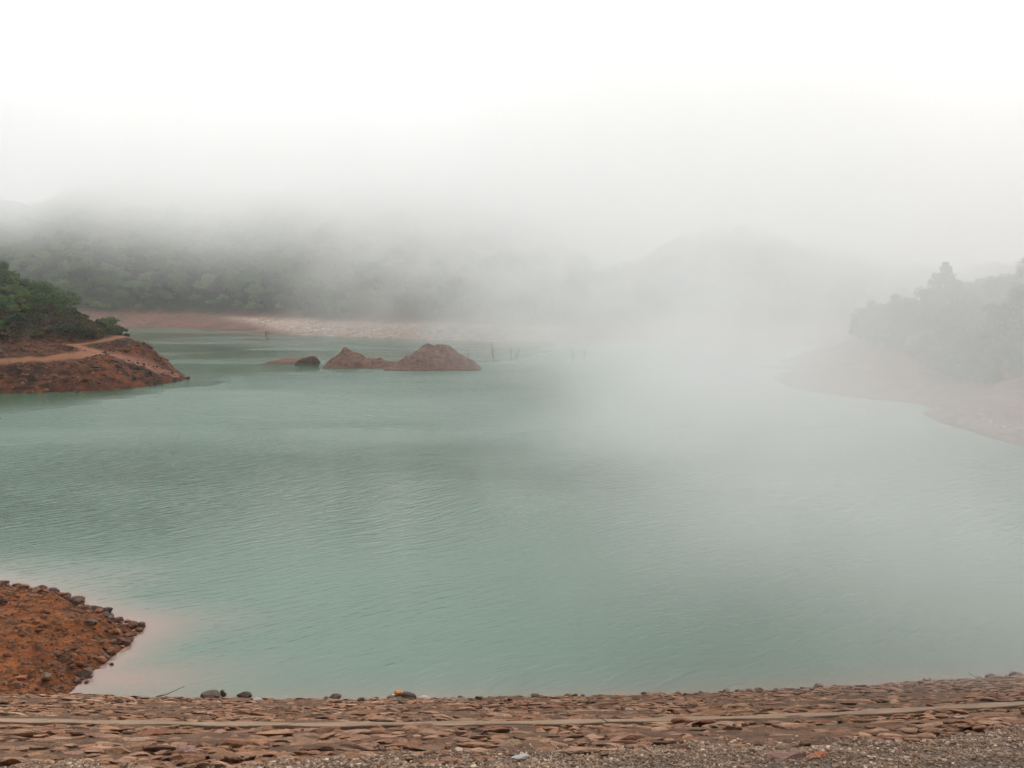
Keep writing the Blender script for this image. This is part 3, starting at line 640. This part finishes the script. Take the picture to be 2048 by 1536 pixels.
# ------------------------------------------------------------------ trees and bushes
def leaf_quads(C, rad, n, size, r, flat=0.7):
    """n leaf-sized faces spread through clumps C (k x 3) of radius rad (k)"""
    k = r.integers(0, len(C), n); d = r.normal(size=(n, 3)); d /= np.linalg.norm(d, axis=1)[:, None]
    p = C[k] + d * (rad[k] * r.uniform(0.55, 1.05, n))[:, None] * np.array([1, 1, flat])
    nn = d + r.normal(size=(n, 3)) * 0.7 + np.array([0, 0, 0.5]); nn /= np.linalg.norm(nn, axis=1)[:, None]
    t = np.cross(nn, r.normal(size=(n, 3))); t /= np.linalg.norm(t, axis=1)[:, None]; bt = np.cross(nn, t)
    s = size * r.uniform(0.6, 1.3, n)[:, None]
    V = np.stack([p - t * s, p - bt * s * 0.6, p + t * s, p + bt * s * 0.6], 1).reshape(-1, 3)
    return V, np.arange(n * 4).reshape(-1, 4)
def clumps(r, n, rx, rz, zc, k0=0.62):
    d = r.normal(size=(n, 3)); d /= np.linalg.norm(d, axis=1)[:, None]; d[:, 2] = np.abs(d[:, 2]) * 1.1 - 0.25
    rr = r.uniform(0.35, 1.0, n) ** 0.6
    C = d * rr[:, None] * np.array([rx, rx, rz]) + np.array([0, 0, zc]); return C, r.uniform(0.28, 0.5, n) * rx * k0
def tube(pts, rad, sides=6):
    V = []; F = []; pts = [Vector(p) for p in pts]
    for i, p in enumerate(pts):
        d = (pts[min(i + 1, len(pts) - 1)] - pts[max(i - 1, 0)]).normalized(); a = d.orthogonal().normalized(); c_ = d.cross(a)
        for j in range(sides):
            q = 6.2832 * j / sides; V.append(tuple(p + (a * math.cos(q) + c_ * math.sin(q)) * rad[i]))
    for i in range(len(pts) - 1):
        for j in range(sides): F.append((i * sides + j, i * sides + (j + 1) % sides, (i + 1) * sides + (j + 1) % sides, (i + 1) * sides + j))
    return V, F
def join(parts):
    V = []; F = []
    for v, f in parts:
        o = len(V); V += [tuple(q) for q in v]; F += [tuple(i + o for i in q) for q in f]
    return V, F
def trunk_geo(r, h, rad, C, nb=6):
    top = (r.normal() * 0.15 * h, r.normal() * 0.15 * h, h); mid = (top[0] * 0.3, top[1] * 0.3, h * 0.5)
    parts = [tube([(0, 0, -0.5), mid, top], [rad, rad * 0.75, rad * 0.3])]
    for k in range(min(nb, len(C))):
        f = r.uniform(0.35, 0.8); s = [mid[i] + (top[i] - mid[i]) * (f - 0.35) * 1.5 for i in range(3)]; e = C[k]
        parts.append(tube([s, [(s[i] + e[i]) / 2 + (0.15 if i == 2 else 0) for i in range(3)], list(e)], [rad * 0.45, rad * 0.3, rad * 0.12], 5))
    return join(parts)
def make_tree(name, crown_name, seed, h, rx, rz, mat, nleaf, leaf, ncl=22, trunk_rad=0.16, parent_loc=(0, 0, -50), conic=False):
    r = np.random.default_rng(seed); zc = h - rz
    C, rad = clumps(r, ncl, rx, rz, zc)
    if conic:
        t = (C[:, 2] - C[:, 2].min()) / (np.ptp(C[:, 2]) + 1e-6); C[:, :2] *= (1.1 - 0.85 * t)[:, None]; rad *= (1.1 - 0.5 * t)
    e = empty(name, parent_loc)
    V, F = trunk_geo(r, h * 0.8, trunk_rad, C); obj('trunk' if 'tree' in name else 'stem', V, F, M['bark'], e)
    V, F = leaf_quads(C, rad, nleaf, leaf, r); obj(crown_name, V, F, mat, e, smooth=False)
    return e, (V, F)
def put(proto, used, loc, rz, s, label, cat, group):
    o = proto if not used else copy_tree(proto)
    o.location = loc; o.rotation_euler = (0, 0, rz); o.scale = (s[0], s[0], s[1]); tag(o, label, cat, group); return o

# forest on the far hill: nearest trees one by one, the rest as one wood
fam = []
for k, (mt, h, rx, rz) in enumerate((('leaf_forest', 7.5, 3.4, 3.0), ('leaf_dark', 8.5, 3.6, 3.6), ('leaf_light', 6.5, 3.2, 2.6), ('leaf_forest', 6.0, 3.6, 2.4), ('leaf_dark', 7.0, 3.0, 3.0), ('leaf_forest', 9.5, 3.2, 4.2))):
    e, g_ = make_tree('forest_tree', 'crown', 200 + k, h, rx, rz, M[mt], 1500, 0.27, 36, 0.2); fam.append([e, g_, mt, False])
r = np.random.default_rng(77); cand = []
for gy in np.arange(205, 560, 4.6):
    for gx in np.arange(-360, 200, 4.6):
        cand.append((gx + r.uniform(-2, 2), gy + r.uniform(-2, 2)))
cand = np.array(cand); z, d = far_z(cand[:, 0], cand[:, 1]); pxc = px_of(cand[:, 0], cand[:, 1])
k = (d > 21) & (d < 150) & (pxc > -150) & (pxc < 2150) & (z < 85); cand, z, d, pxc = cand[k], z[k], d[k], pxc[k]
order = np.argsort(d + np.where(pxc > 1150, 25, 0) + np.where(pxc < 150, 20, 0)); front = order[:285]; rest = order[285:]
SPEC = {'leaf_forest': 'mid green', 'leaf_dark': 'dark green', 'leaf_light': 'light green'}
def forest_label(mt, px, d):
    reg = ('behind the bushy headland' if px < 240 else 'above the plain red bank' if px < 380 else 'where the pale bank begins' if px < 540 else 'behind the small dark islet' if px < 640 else 'behind the peaked islet' if px < 770 else 'behind the largest islet' if px < 960 else 'behind the drowned trees' if px < 1200 else 'on the foggy low hill to the right')
    row = ' front row tree ' if d < 25.5 else ' second row tree ' if d < 31 else ' tree upslope '
    return SPEC[mt] + row + reg
for i in front:
    f = fam[r.integers(0, 6)]; s = r.uniform(0.7, 1.15) * (0.75 if d[i] < 26 else 1)
    put(f[0], f[3], (cand[i, 0], cand[i, 1], z[i] - 0.6), r.uniform(0, 6.28), (s, s * r.uniform(0.85, 1.15)), forest_label(f[2], pxc[i], d[i]), 'tree', 'trees along the far forest edge'); f[3] = True
VV = []; FF = []; MI = []; o_ = 0; thin = [(f[1][0].reshape(-1, 4, 3)[::2].reshape(-1, 3) * np.array([1, 1, 1]), f[2]) for f in fam]
for i in rest:
    q = r.integers(0, 6); v = thin[q][0] if z[i] < 45 else thin[q][0].reshape(-1, 4, 3)[::3].reshape(-1, 3); s = r.uniform(0.8, 1.25); a = r.uniform(0, 6.28); ca, sa = math.cos(a), math.sin(a)
    w_ = np.c_[v[:, 0] * ca - v[:, 1] * sa, v[:, 0] * sa + v[:, 1] * ca, v[:, 2]] * s + np.array([cand[i, 0], cand[i, 1], z[i] - 0.6])
    n = len(v) // 4; VV.append(w_); FF.append(np.arange(n * 4).reshape(-1, 4) + o_); MI.append(np.full(n, q % 3)); o_ += n * 4
print('woods trees', len(rest), 'faces', o_ // 4)
o = obj('woods', np.concatenate(VV), np.concatenate(FF), [M['leaf_forest'], M['leaf_dark'], M['leaf_light']], smooth=False, mi=np.concatenate(MI)); tag(o, 'dense green forest climbing the far hillside into the fog', 'forest', kind='stuff')

# bushes and small trees of the headland
bf = []
for k, (nm, mt, h, rx, rz) in enumerate((('bush', 'leaf_bush', 2.2, 1.5, 1.2), ('bush', 'leaf_brown', 1.7, 1.5, 0.95), ('bush', 'leaf_dark', 2.5, 1.6, 1.3), ('bush', 'leaf_bush', 1.5, 1.2, 0.8), ('bush', 'leaf_light', 2.3, 1.4, 1.2), ('small_tree', 'leaf_forest', 4.4, 2.2, 2.0))):
    e, g_ = make_tree(nm, 'crown' if nm != 'bush' else 'foliage', 300 + k, h, rx, rz, M[mt], 2000, 0.11, 20, 0.06 if nm == 'bush' else 0.12); bf.append([e, nm, mt, False])
r = np.random.default_rng(91); pts = []; tries = 0
while len(pts) < 265 and tries < 60000:
    tries += 1; x = r.uniform(-150, -50); y = r.uniform(118, 178); px = px_of(x, y)
    if px < -60 or litter_of(np.array([x]), np.array([y]))[0] < 0.6: continue
    if min(line_dist(x, y, PATH1), line_dist(x, y, PATH2)) < 1.6: continue
    zz = float(headland_z(np.array([x]), np.array([y]))[0])
    if zz < 4.2: continue
    if any((x - a) ** 2 + (y - c_) ** 2 < 2.1 ** 2 for a, c_, _ in pts): continue
    pts.append((x, y, zz))
DESC = {'leaf_bush': 'olive', 'leaf_brown': 'dry brownish', 'leaf_dark': 'dark green', 'leaf_light': 'bright green', 'leaf_forest': 'mid green'}
for x, y, zz in pts:
    px = px_of(x, y); low = zz < 7.5 or px > 150
    ch = [0, 1, 2, 3, 4, 5]; pr_ = np.array([0.22, 0.36, 0.16, 0.2, 0.02, 0.04]) if low else np.array([0.24, 0.1, 0.24, 0.04, 0.08, 0.30])
    if px < 60 and 9 < zz < 14: pr_ = np.array([0.1, 0.02, 0.2, 0.0, 0.5, 0.18])
    q = r.choice(ch, p=pr_ / pr_.sum()); f = bf[q]; s = r.uniform(0.75, 1.25)
    reg = ('beside the headland footpath' if zz < 6.5 else 'at the tip of the bushy slope near the water' if px > 185 else 'on the lower headland slope' if zz < 10 else 'high on the headland slope at the left' if zz > 15 else 'midway up the headland slope')
    kind_ = 'bush' if f[1] == 'bush' else 'small tree'
    put(f[0], f[3], (x, y, zz - 0.15), r.uniform(0, 6.28), (s, s * r.uniform(0.85, 1.1)), DESC[f[2]] + ' ' + kind_ + ' growing ' + reg, kind_, 'bushes on the headland' if kind_ == 'bush' else 'small trees on the headland'); f[3] = True
# low scrub between them
n = 26000; gx = r.uniform(-130, -48, n); gy = r.uniform(116, 172, n); gz = headland_z(gx, gy); lt_ = litter_of(gx, gy)
pdm = np.minimum(line_dist(gx, gy, PATH1), line_dist(gx, gy, PATH2)); k = (gz > 3.2) & (pdm > 1.2) & (lt_ > 0.35) & (fbm(gx, gy, 3, 2, 66) > -0.35); gx, gy, gz = gx[k], gy[k], gz[k]
C = np.c_[gx, gy, gz + 0.12]; V, F = leaf_quads(C, np.full(len(C), 0.45), len(C) * 3, 0.14, r)
o = obj('undergrowth', V, F, M['leaf_brown'], smooth=False); tag(o, 'low brown scrub covering the ground between the headland bushes', 'undergrowth', kind='stuff')

# right shore trees in the fog
rf = []
for k, (mt, h, rx, rz, con) in enumerate((('leaf_dark', 9, 3.9, 4.6, False), ('leaf_forest', 5.5, 3.0, 2.8, False), ('leaf_dark', 12.5, 4.6, 6.4, True))):
    e, g_ = make_tree('shore_tree', 'crown', 400 + k, h, rx, rz, M[mt], 5200, 0.19, 60, 0.2, conic=con); rf.append([e, mt, False])
def rtree(q, px, Yd, s, label):
    x = (px - 1024) / F_PX * Yd; z = float(right_z(np.array([x]), np.array([Yd]))[0]); f = rf[q]
    put(f[0], f[2], (x, Yd, z - 0.4), random.uniform(0, 6.28), (s, s), label, 'tree', 'trees on the foggy right shore'); f[2] = True
rtree(0, 2052, 100, 1.15, 'tall dark rounded tree at the picture edge of the right shore')
rtree(2, 1885, 128, 0.95, 'conical tree whose top stands above its neighbours on the right shore')
rtree(0, 1925, 122, 0.85, 'broad fogged tree just right of the conical tree')
rtree(1, 1965, 112, 1.1, 'round crowned tree between the broad tree and the tall edge tree')
rr_ = np.random.default_rng(55); got = []
def screen(x, y, z):
    dy = y * math.cos(PITCH) - (z - CAM_Z) * math.sin(PITCH); up = y * math.sin(PITCH) + (z - CAM_Z) * math.cos(PITCH)
    return 1024 + F_PX * x / dy, 768 - F_PX * up / dy
for k in range(9000):
    if len(got) >= 210: break
    x = rr_.uniform(36, 110); y = rr_.uniform(78, 190); z = float(right_z(np.array([x]), np.array([y]))[0]); px, py = screen(x, y, z)
    if z < 1.5 or px < 1665 + (z < 6) * 60 or px > 2080 or py > np.interp(px, [1640, 1750, 1830, 1900, 1960, 2048, 2150], [685, 690, 715, 755, 772, 765, 765]): continue
    if any((x - a) ** 2 + (y - c_) ** 2 < 2.9 ** 2 for a, c_ in got): continue
    got.append((x, y)); q = int(rr_.choice([0, 1, 1, 1])); sc3 = rr_.uniform(0.5, 0.8) if py > 700 else rr_.uniform(0.6, 0.95)
    reg = 'at the low end of the right shore' if px < 1780 else 'around the conical tree' if px < 1930 else 'around the tall edge tree'
    f = rf[q]; put(f[0], f[2], (x, y, z - 0.5), rr_.uniform(0, 6.28), (sc3, sc3), ('small ' if sc3 < 0.66 else '') + ('dark' if q == 0 else 'green') + ' fogged tree ' + ('low ' if py > 715 else 'highest ' if py < 645 else 'high ' if py < 680 else '') + reg, 'tree', 'trees on the foggy right shore'); f[2] = True

# drowned trees standing in the lake
def dead_tree(px, py, hpx, label, seed, fork=True, lean=0.0):
    x, y = W(px, py); h = hpx * y / F_PX; r = np.random.default_rng(seed); e = empty('dead_tree', (x, y, 0)); tag(e, label, 'dead tree', 'drowned bare trees right of the islets')
    top = (lean * h, 0, h); V, F = tube([(0, 0, -1), (lean * h * 0.3 + r.normal() * 0.06, 0, h * 0.4), (lean * h * 0.6 + r.normal() * 0.1, 0, h * 0.75), top], [0.085, 0.065, 0.045, 0.015]); obj('trunk', V, F, M['dead'], e)
    if fork:
        for k in range(int(r.integers(4, 9))):
            z0 = h * r.uniform(0.12, 0.8); q = r.uniform(0, 6.28); ln = (h - z0) * r.uniform(0.35, 0.8); sp = r.uniform(0.3, 0.9)
            p0 = (lean * z0, 0, z0); d_ = (math.cos(q) * sp, math.sin(q) * sp)
            p1 = (p0[0] + d_[0] * ln * 0.5, d_[1] * ln * 0.5, z0 + ln * 0.4); p2 = (p0[0] + d_[0] * ln, d_[1] * ln, z0 + ln * r.uniform(0.6, 1.0))
            V, F = join([tube([p0, p1, p2], [0.045, 0.035, 0.012], 5), tube([p1, (p1[0] - d_[1] * 0.4, p1[1] + d_[0] * 0.4, p1[2] + 0.45)], [0.022, 0.01], 4)]); obj('branch', V, F, M['dead'], e)
dead_tree(937, 716, 17, 'bare upright pole in the water just right of the largest islet', 1, False)
dead_tree(986, 722, 40, 'tallest drowned bare tree, forked low, right of the largest islet', 2)
dead_tree(1022, 722, 30, 'slim drowned bare tree just right of the forked one', 3, True, 0.03)
dead_tree(1034, 720, 26, 'leaning drowned bare tree paired with the slim one', 4, True, 0.2)
dead_tree(1147, 722, 26, 'leaning left one of the two distant drowned trees in fog', 5, True, -0.12)
dead_tree(1168, 722, 24, 'right one of the two distant drowned trees in fog', 6, True, 0.1)
# stumps on the pale bank
for px, py, h, lab in ((590, 648, 2.6, 'dark stump on the pale streaked bank below the forest'), (523, 661, 1.8, 'small dark stump at the water edge of the pale bank')):
    x, y = W(px, py + 8); y += 5; z = float(far_z(np.array([x]), np.array([y]))[0][0]); e = empty('stump', (x, y, z)); tag(e, lab, 'stump')
    V, F = tube([(0, 0, -0.4), (0.1, 0, h * 0.5), (0, 0, h)], [0.5, 0.4, 0.2]); obj('trunk', V, F, M['dead'], e)
    V, F = tube([(0.1, 0, h * 0.4), (1.0, 0, h * 0.7)], [0.2, 0.08]); obj('branch', V, F, M['dead'], e)

# dry sticks at the dam's waterline
for px, py, ln, a, lab in ((332, 1393, 0.9, 0.5, 'dry stick slanting up out of the pink shallows by the dam'), (1962, 1366, 0.6, -0.5, 'dry stick leaning against the dark pointed rock')):
    x, y = W(px, py); e = empty('stick', (x, y, 0)); tag(e, lab, 'stick')
    V, F = join([tube([(-0.3, 0, 0.0), (0, 0, 0.06), (ln * 0.6 * math.copysign(1, a), 0.1, 0.28)], [0.018, 0.014, 0.006], 5), tube([(0, 0, 0.06), (ln * 0.3 * math.copysign(1, a), -0.1, 0.22)], [0.01, 0.004], 4)]); obj('twig', V, F, M['dead'], e)

# ------------------------------------------------------------------ air
def box(name, x0, x1, y0, y1, z0, z1, mat):
    V = [(x, y, z) for z in (z0, z1) for y in (y0, y1) for x in (x0, x1)]
    F = [(0, 2, 3, 1), (4, 5, 7, 6), (0, 1, 5, 4), (2, 6, 7, 3), (0, 4, 6, 2), (1, 3, 7, 5)]
    return obj(name, V, F, mat, smooth=False)
b = NB('even_haze'); pv = b.n('ShaderNodeVolumePrincipled'); pv.inputs['Color'].default_value = (0.97, 0.975, 0.98, 1); pv.inputs['Density'].default_value = 0.00022; pv.inputs['Anisotropy'].default_value = 0.3
b.l(pv.outputs[0], b.out.inputs['Volume'])
hz = box('haze', -905, 905, -705, 1105, -8.5, 150, b.m); tag(hz, 'thin pale haze filling the valley', 'haze', kind='stuff')

b = NB('drifting_fog')
sep = b.n('ShaderNodeSeparateXYZ'); b.l(b.tc.outputs['Object'], sep.inputs[0]); fx, fy, fz = sep.outputs
n1 = b.noise(0.022, 2.0, 0.5); n2 = b.noise(0.011, 1.0, 0.5); n3 = b.noise(0.06, 2.0, 0.55, vec=b.mapv(1.0, 0.6, 1.3, R(25)))
w1 = b.math('SUBTRACT', n1, 0.5); w2 = b.math('SUBTRACT', n2, 0.5); w3 = b.math('SUBTRACT', n3, 0.5)
# cloud deck whose ragged base hangs on the hillside
zz = b.math('ADD', fz, b.math('ADD', b.math('MULTIPLY', w1, 58.0), b.math('ADD', b.math('MULTIPLY', w2, 34.0), b.math('MULTIPLY', w3, 16.0))))
zz = b.math('ADD', zz, b.math('ADD', b.rng(fx, -70.0, 10.0, 0.0, 13.0), b.rng(fx, -170.0, -60.0, -8.0, 0.0)))
deck = b.math('MULTIPLY', b.math('MULTIPLY', b.rng(zz, 18.0, 70.0), b.rng(zz, 70.0, 98.0, 1.0, 0.45)), 0.0165)
deck = b.math('MULTIPLY', deck, b.rng(fy, 40.0, 150.0, 0.25, 1.0))
far_ = b.math('MULTIPLY', b.rng(fy, 170.0, 290.0), b.rng(fx, -110.0, -10.0, 0.0004, 0.0042))
# bank of fog lying on the right half of the lake, its edge sharper close to the dam
wob = b.math('MULTIPLY', b.math('ADD', b.math('MULTIPLY', w1, 34.0), b.math('MULTIPLY', w3, 12.0)), b.rng(fy, 20.0, 110.0, 0.35, 1.0))
xx = b.math('ADD', fx, b.math('ADD', wob, b.math('ADD', b.math('MULTIPLY', fy, 0.02), b.rng(fy, 155.0, 245.0, 0.0, 52.0))))
bank = b.math('MULTIPLY', b.rng(xx, b.rng(fy, 20.0, 130.0, 0.0, -20.0), b.rng(fy, 20.0, 130.0, 11.0, 38.0)), b.rng(fz, 16.0, 75.0, 1.0, 0.35))
bank = b.math('MULTIPLY', bank, b.math('MULTIPLY', b.rng(fy, 13.0, 30.0), b.rng(fx, 15.0, 46.0, 1.0, 0.14)))
bank = b.math('MULTIPLY', bank, b.rng(n3, 0.36, 0.64, 0.35, 1.6))
bank = b.math('MULTIPLY', bank, b.rng(fy, 30.0, 110.0, 0.0150, 0.0112))
# one low drift coming off the bank towards the dam
u_ = b.math('MULTIPLY', b.math('SUBTRACT', b.math('ADD', fx, b.math('MULTIPLY', w3, 10.0)), b.math('SUBTRACT', 15.0, b.math('MULTIPLY', fy, 0.08))), 0.11)
v_ = b.math('MULTIPLY', b.math('SUBTRACT', fy, 47.0), 0.031)
d_ = b.math('SQRT', b.math('ADD', b.math('MULTIPLY', u_, u_), b.math('MULTIPLY', v_, v_)))
drift = b.math('MULTIPLY', b.math('MULTIPLY', b.rng(d_, 0.2, 1.15, 1.0, 0.0), b.rng(fz, 5.0, 16.0, 1.0, 0.0)), b.rng(n3, 0.35, 0.65, 0.004, 0.020))
tot = b.math('ADD', b.math('ADD', b.math('ADD', deck, far_), bank), drift)
pv = b.n('ShaderNodeVolumePrincipled'); pv.inputs['Color'].default_value = (0.985, 0.985, 0.985, 1); pv.inputs['Anisotropy'].default_value = 0.3
b.l(tot, pv.inputs['Density']); b.l(pv.outputs[0], b.out.inputs['Volume'])
fg = box('fog_bank', -260, 240, 13, 470, -2, 100, b.m); tag(fg, 'drifting fog over the right of the lake and low cloud on the hills', 'fog', kind='stuff')

# ------------------------------------------------------------------ labels: look-alikes are told apart by their place in their row
ORD = 'first second third fourth fifth sixth seventh eighth ninth tenth eleventh twelfth thirteenth fourteenth fifteenth sixteenth seventeenth eighteenth nineteenth twentieth'.split()
by = {}
for o in sc.objects:
    if o.parent is None and 'label' in o and o.get('kind') is None: by.setdefault(o['label'], []).append(o)
for lab, os_ in by.items():
    if 1 < len(os_) <= 40:
        os_.sort(key=lambda o: o.location.x / max(o.location.y, 1))
        n = len(os_)
        for k, o in enumerate(os_):
            if n == 2: t = ', left one' if k == 0 else ', right one'
            elif k < (n + 1) // 2: t = ', leftmost' if k == 0 else ', ' + ORD[k] + ' from left'
            else: t = ', rightmost' if k == n - 1 else ', ' + ORD[n - 1 - k] + ' from right'
            o['label'] = lab + t
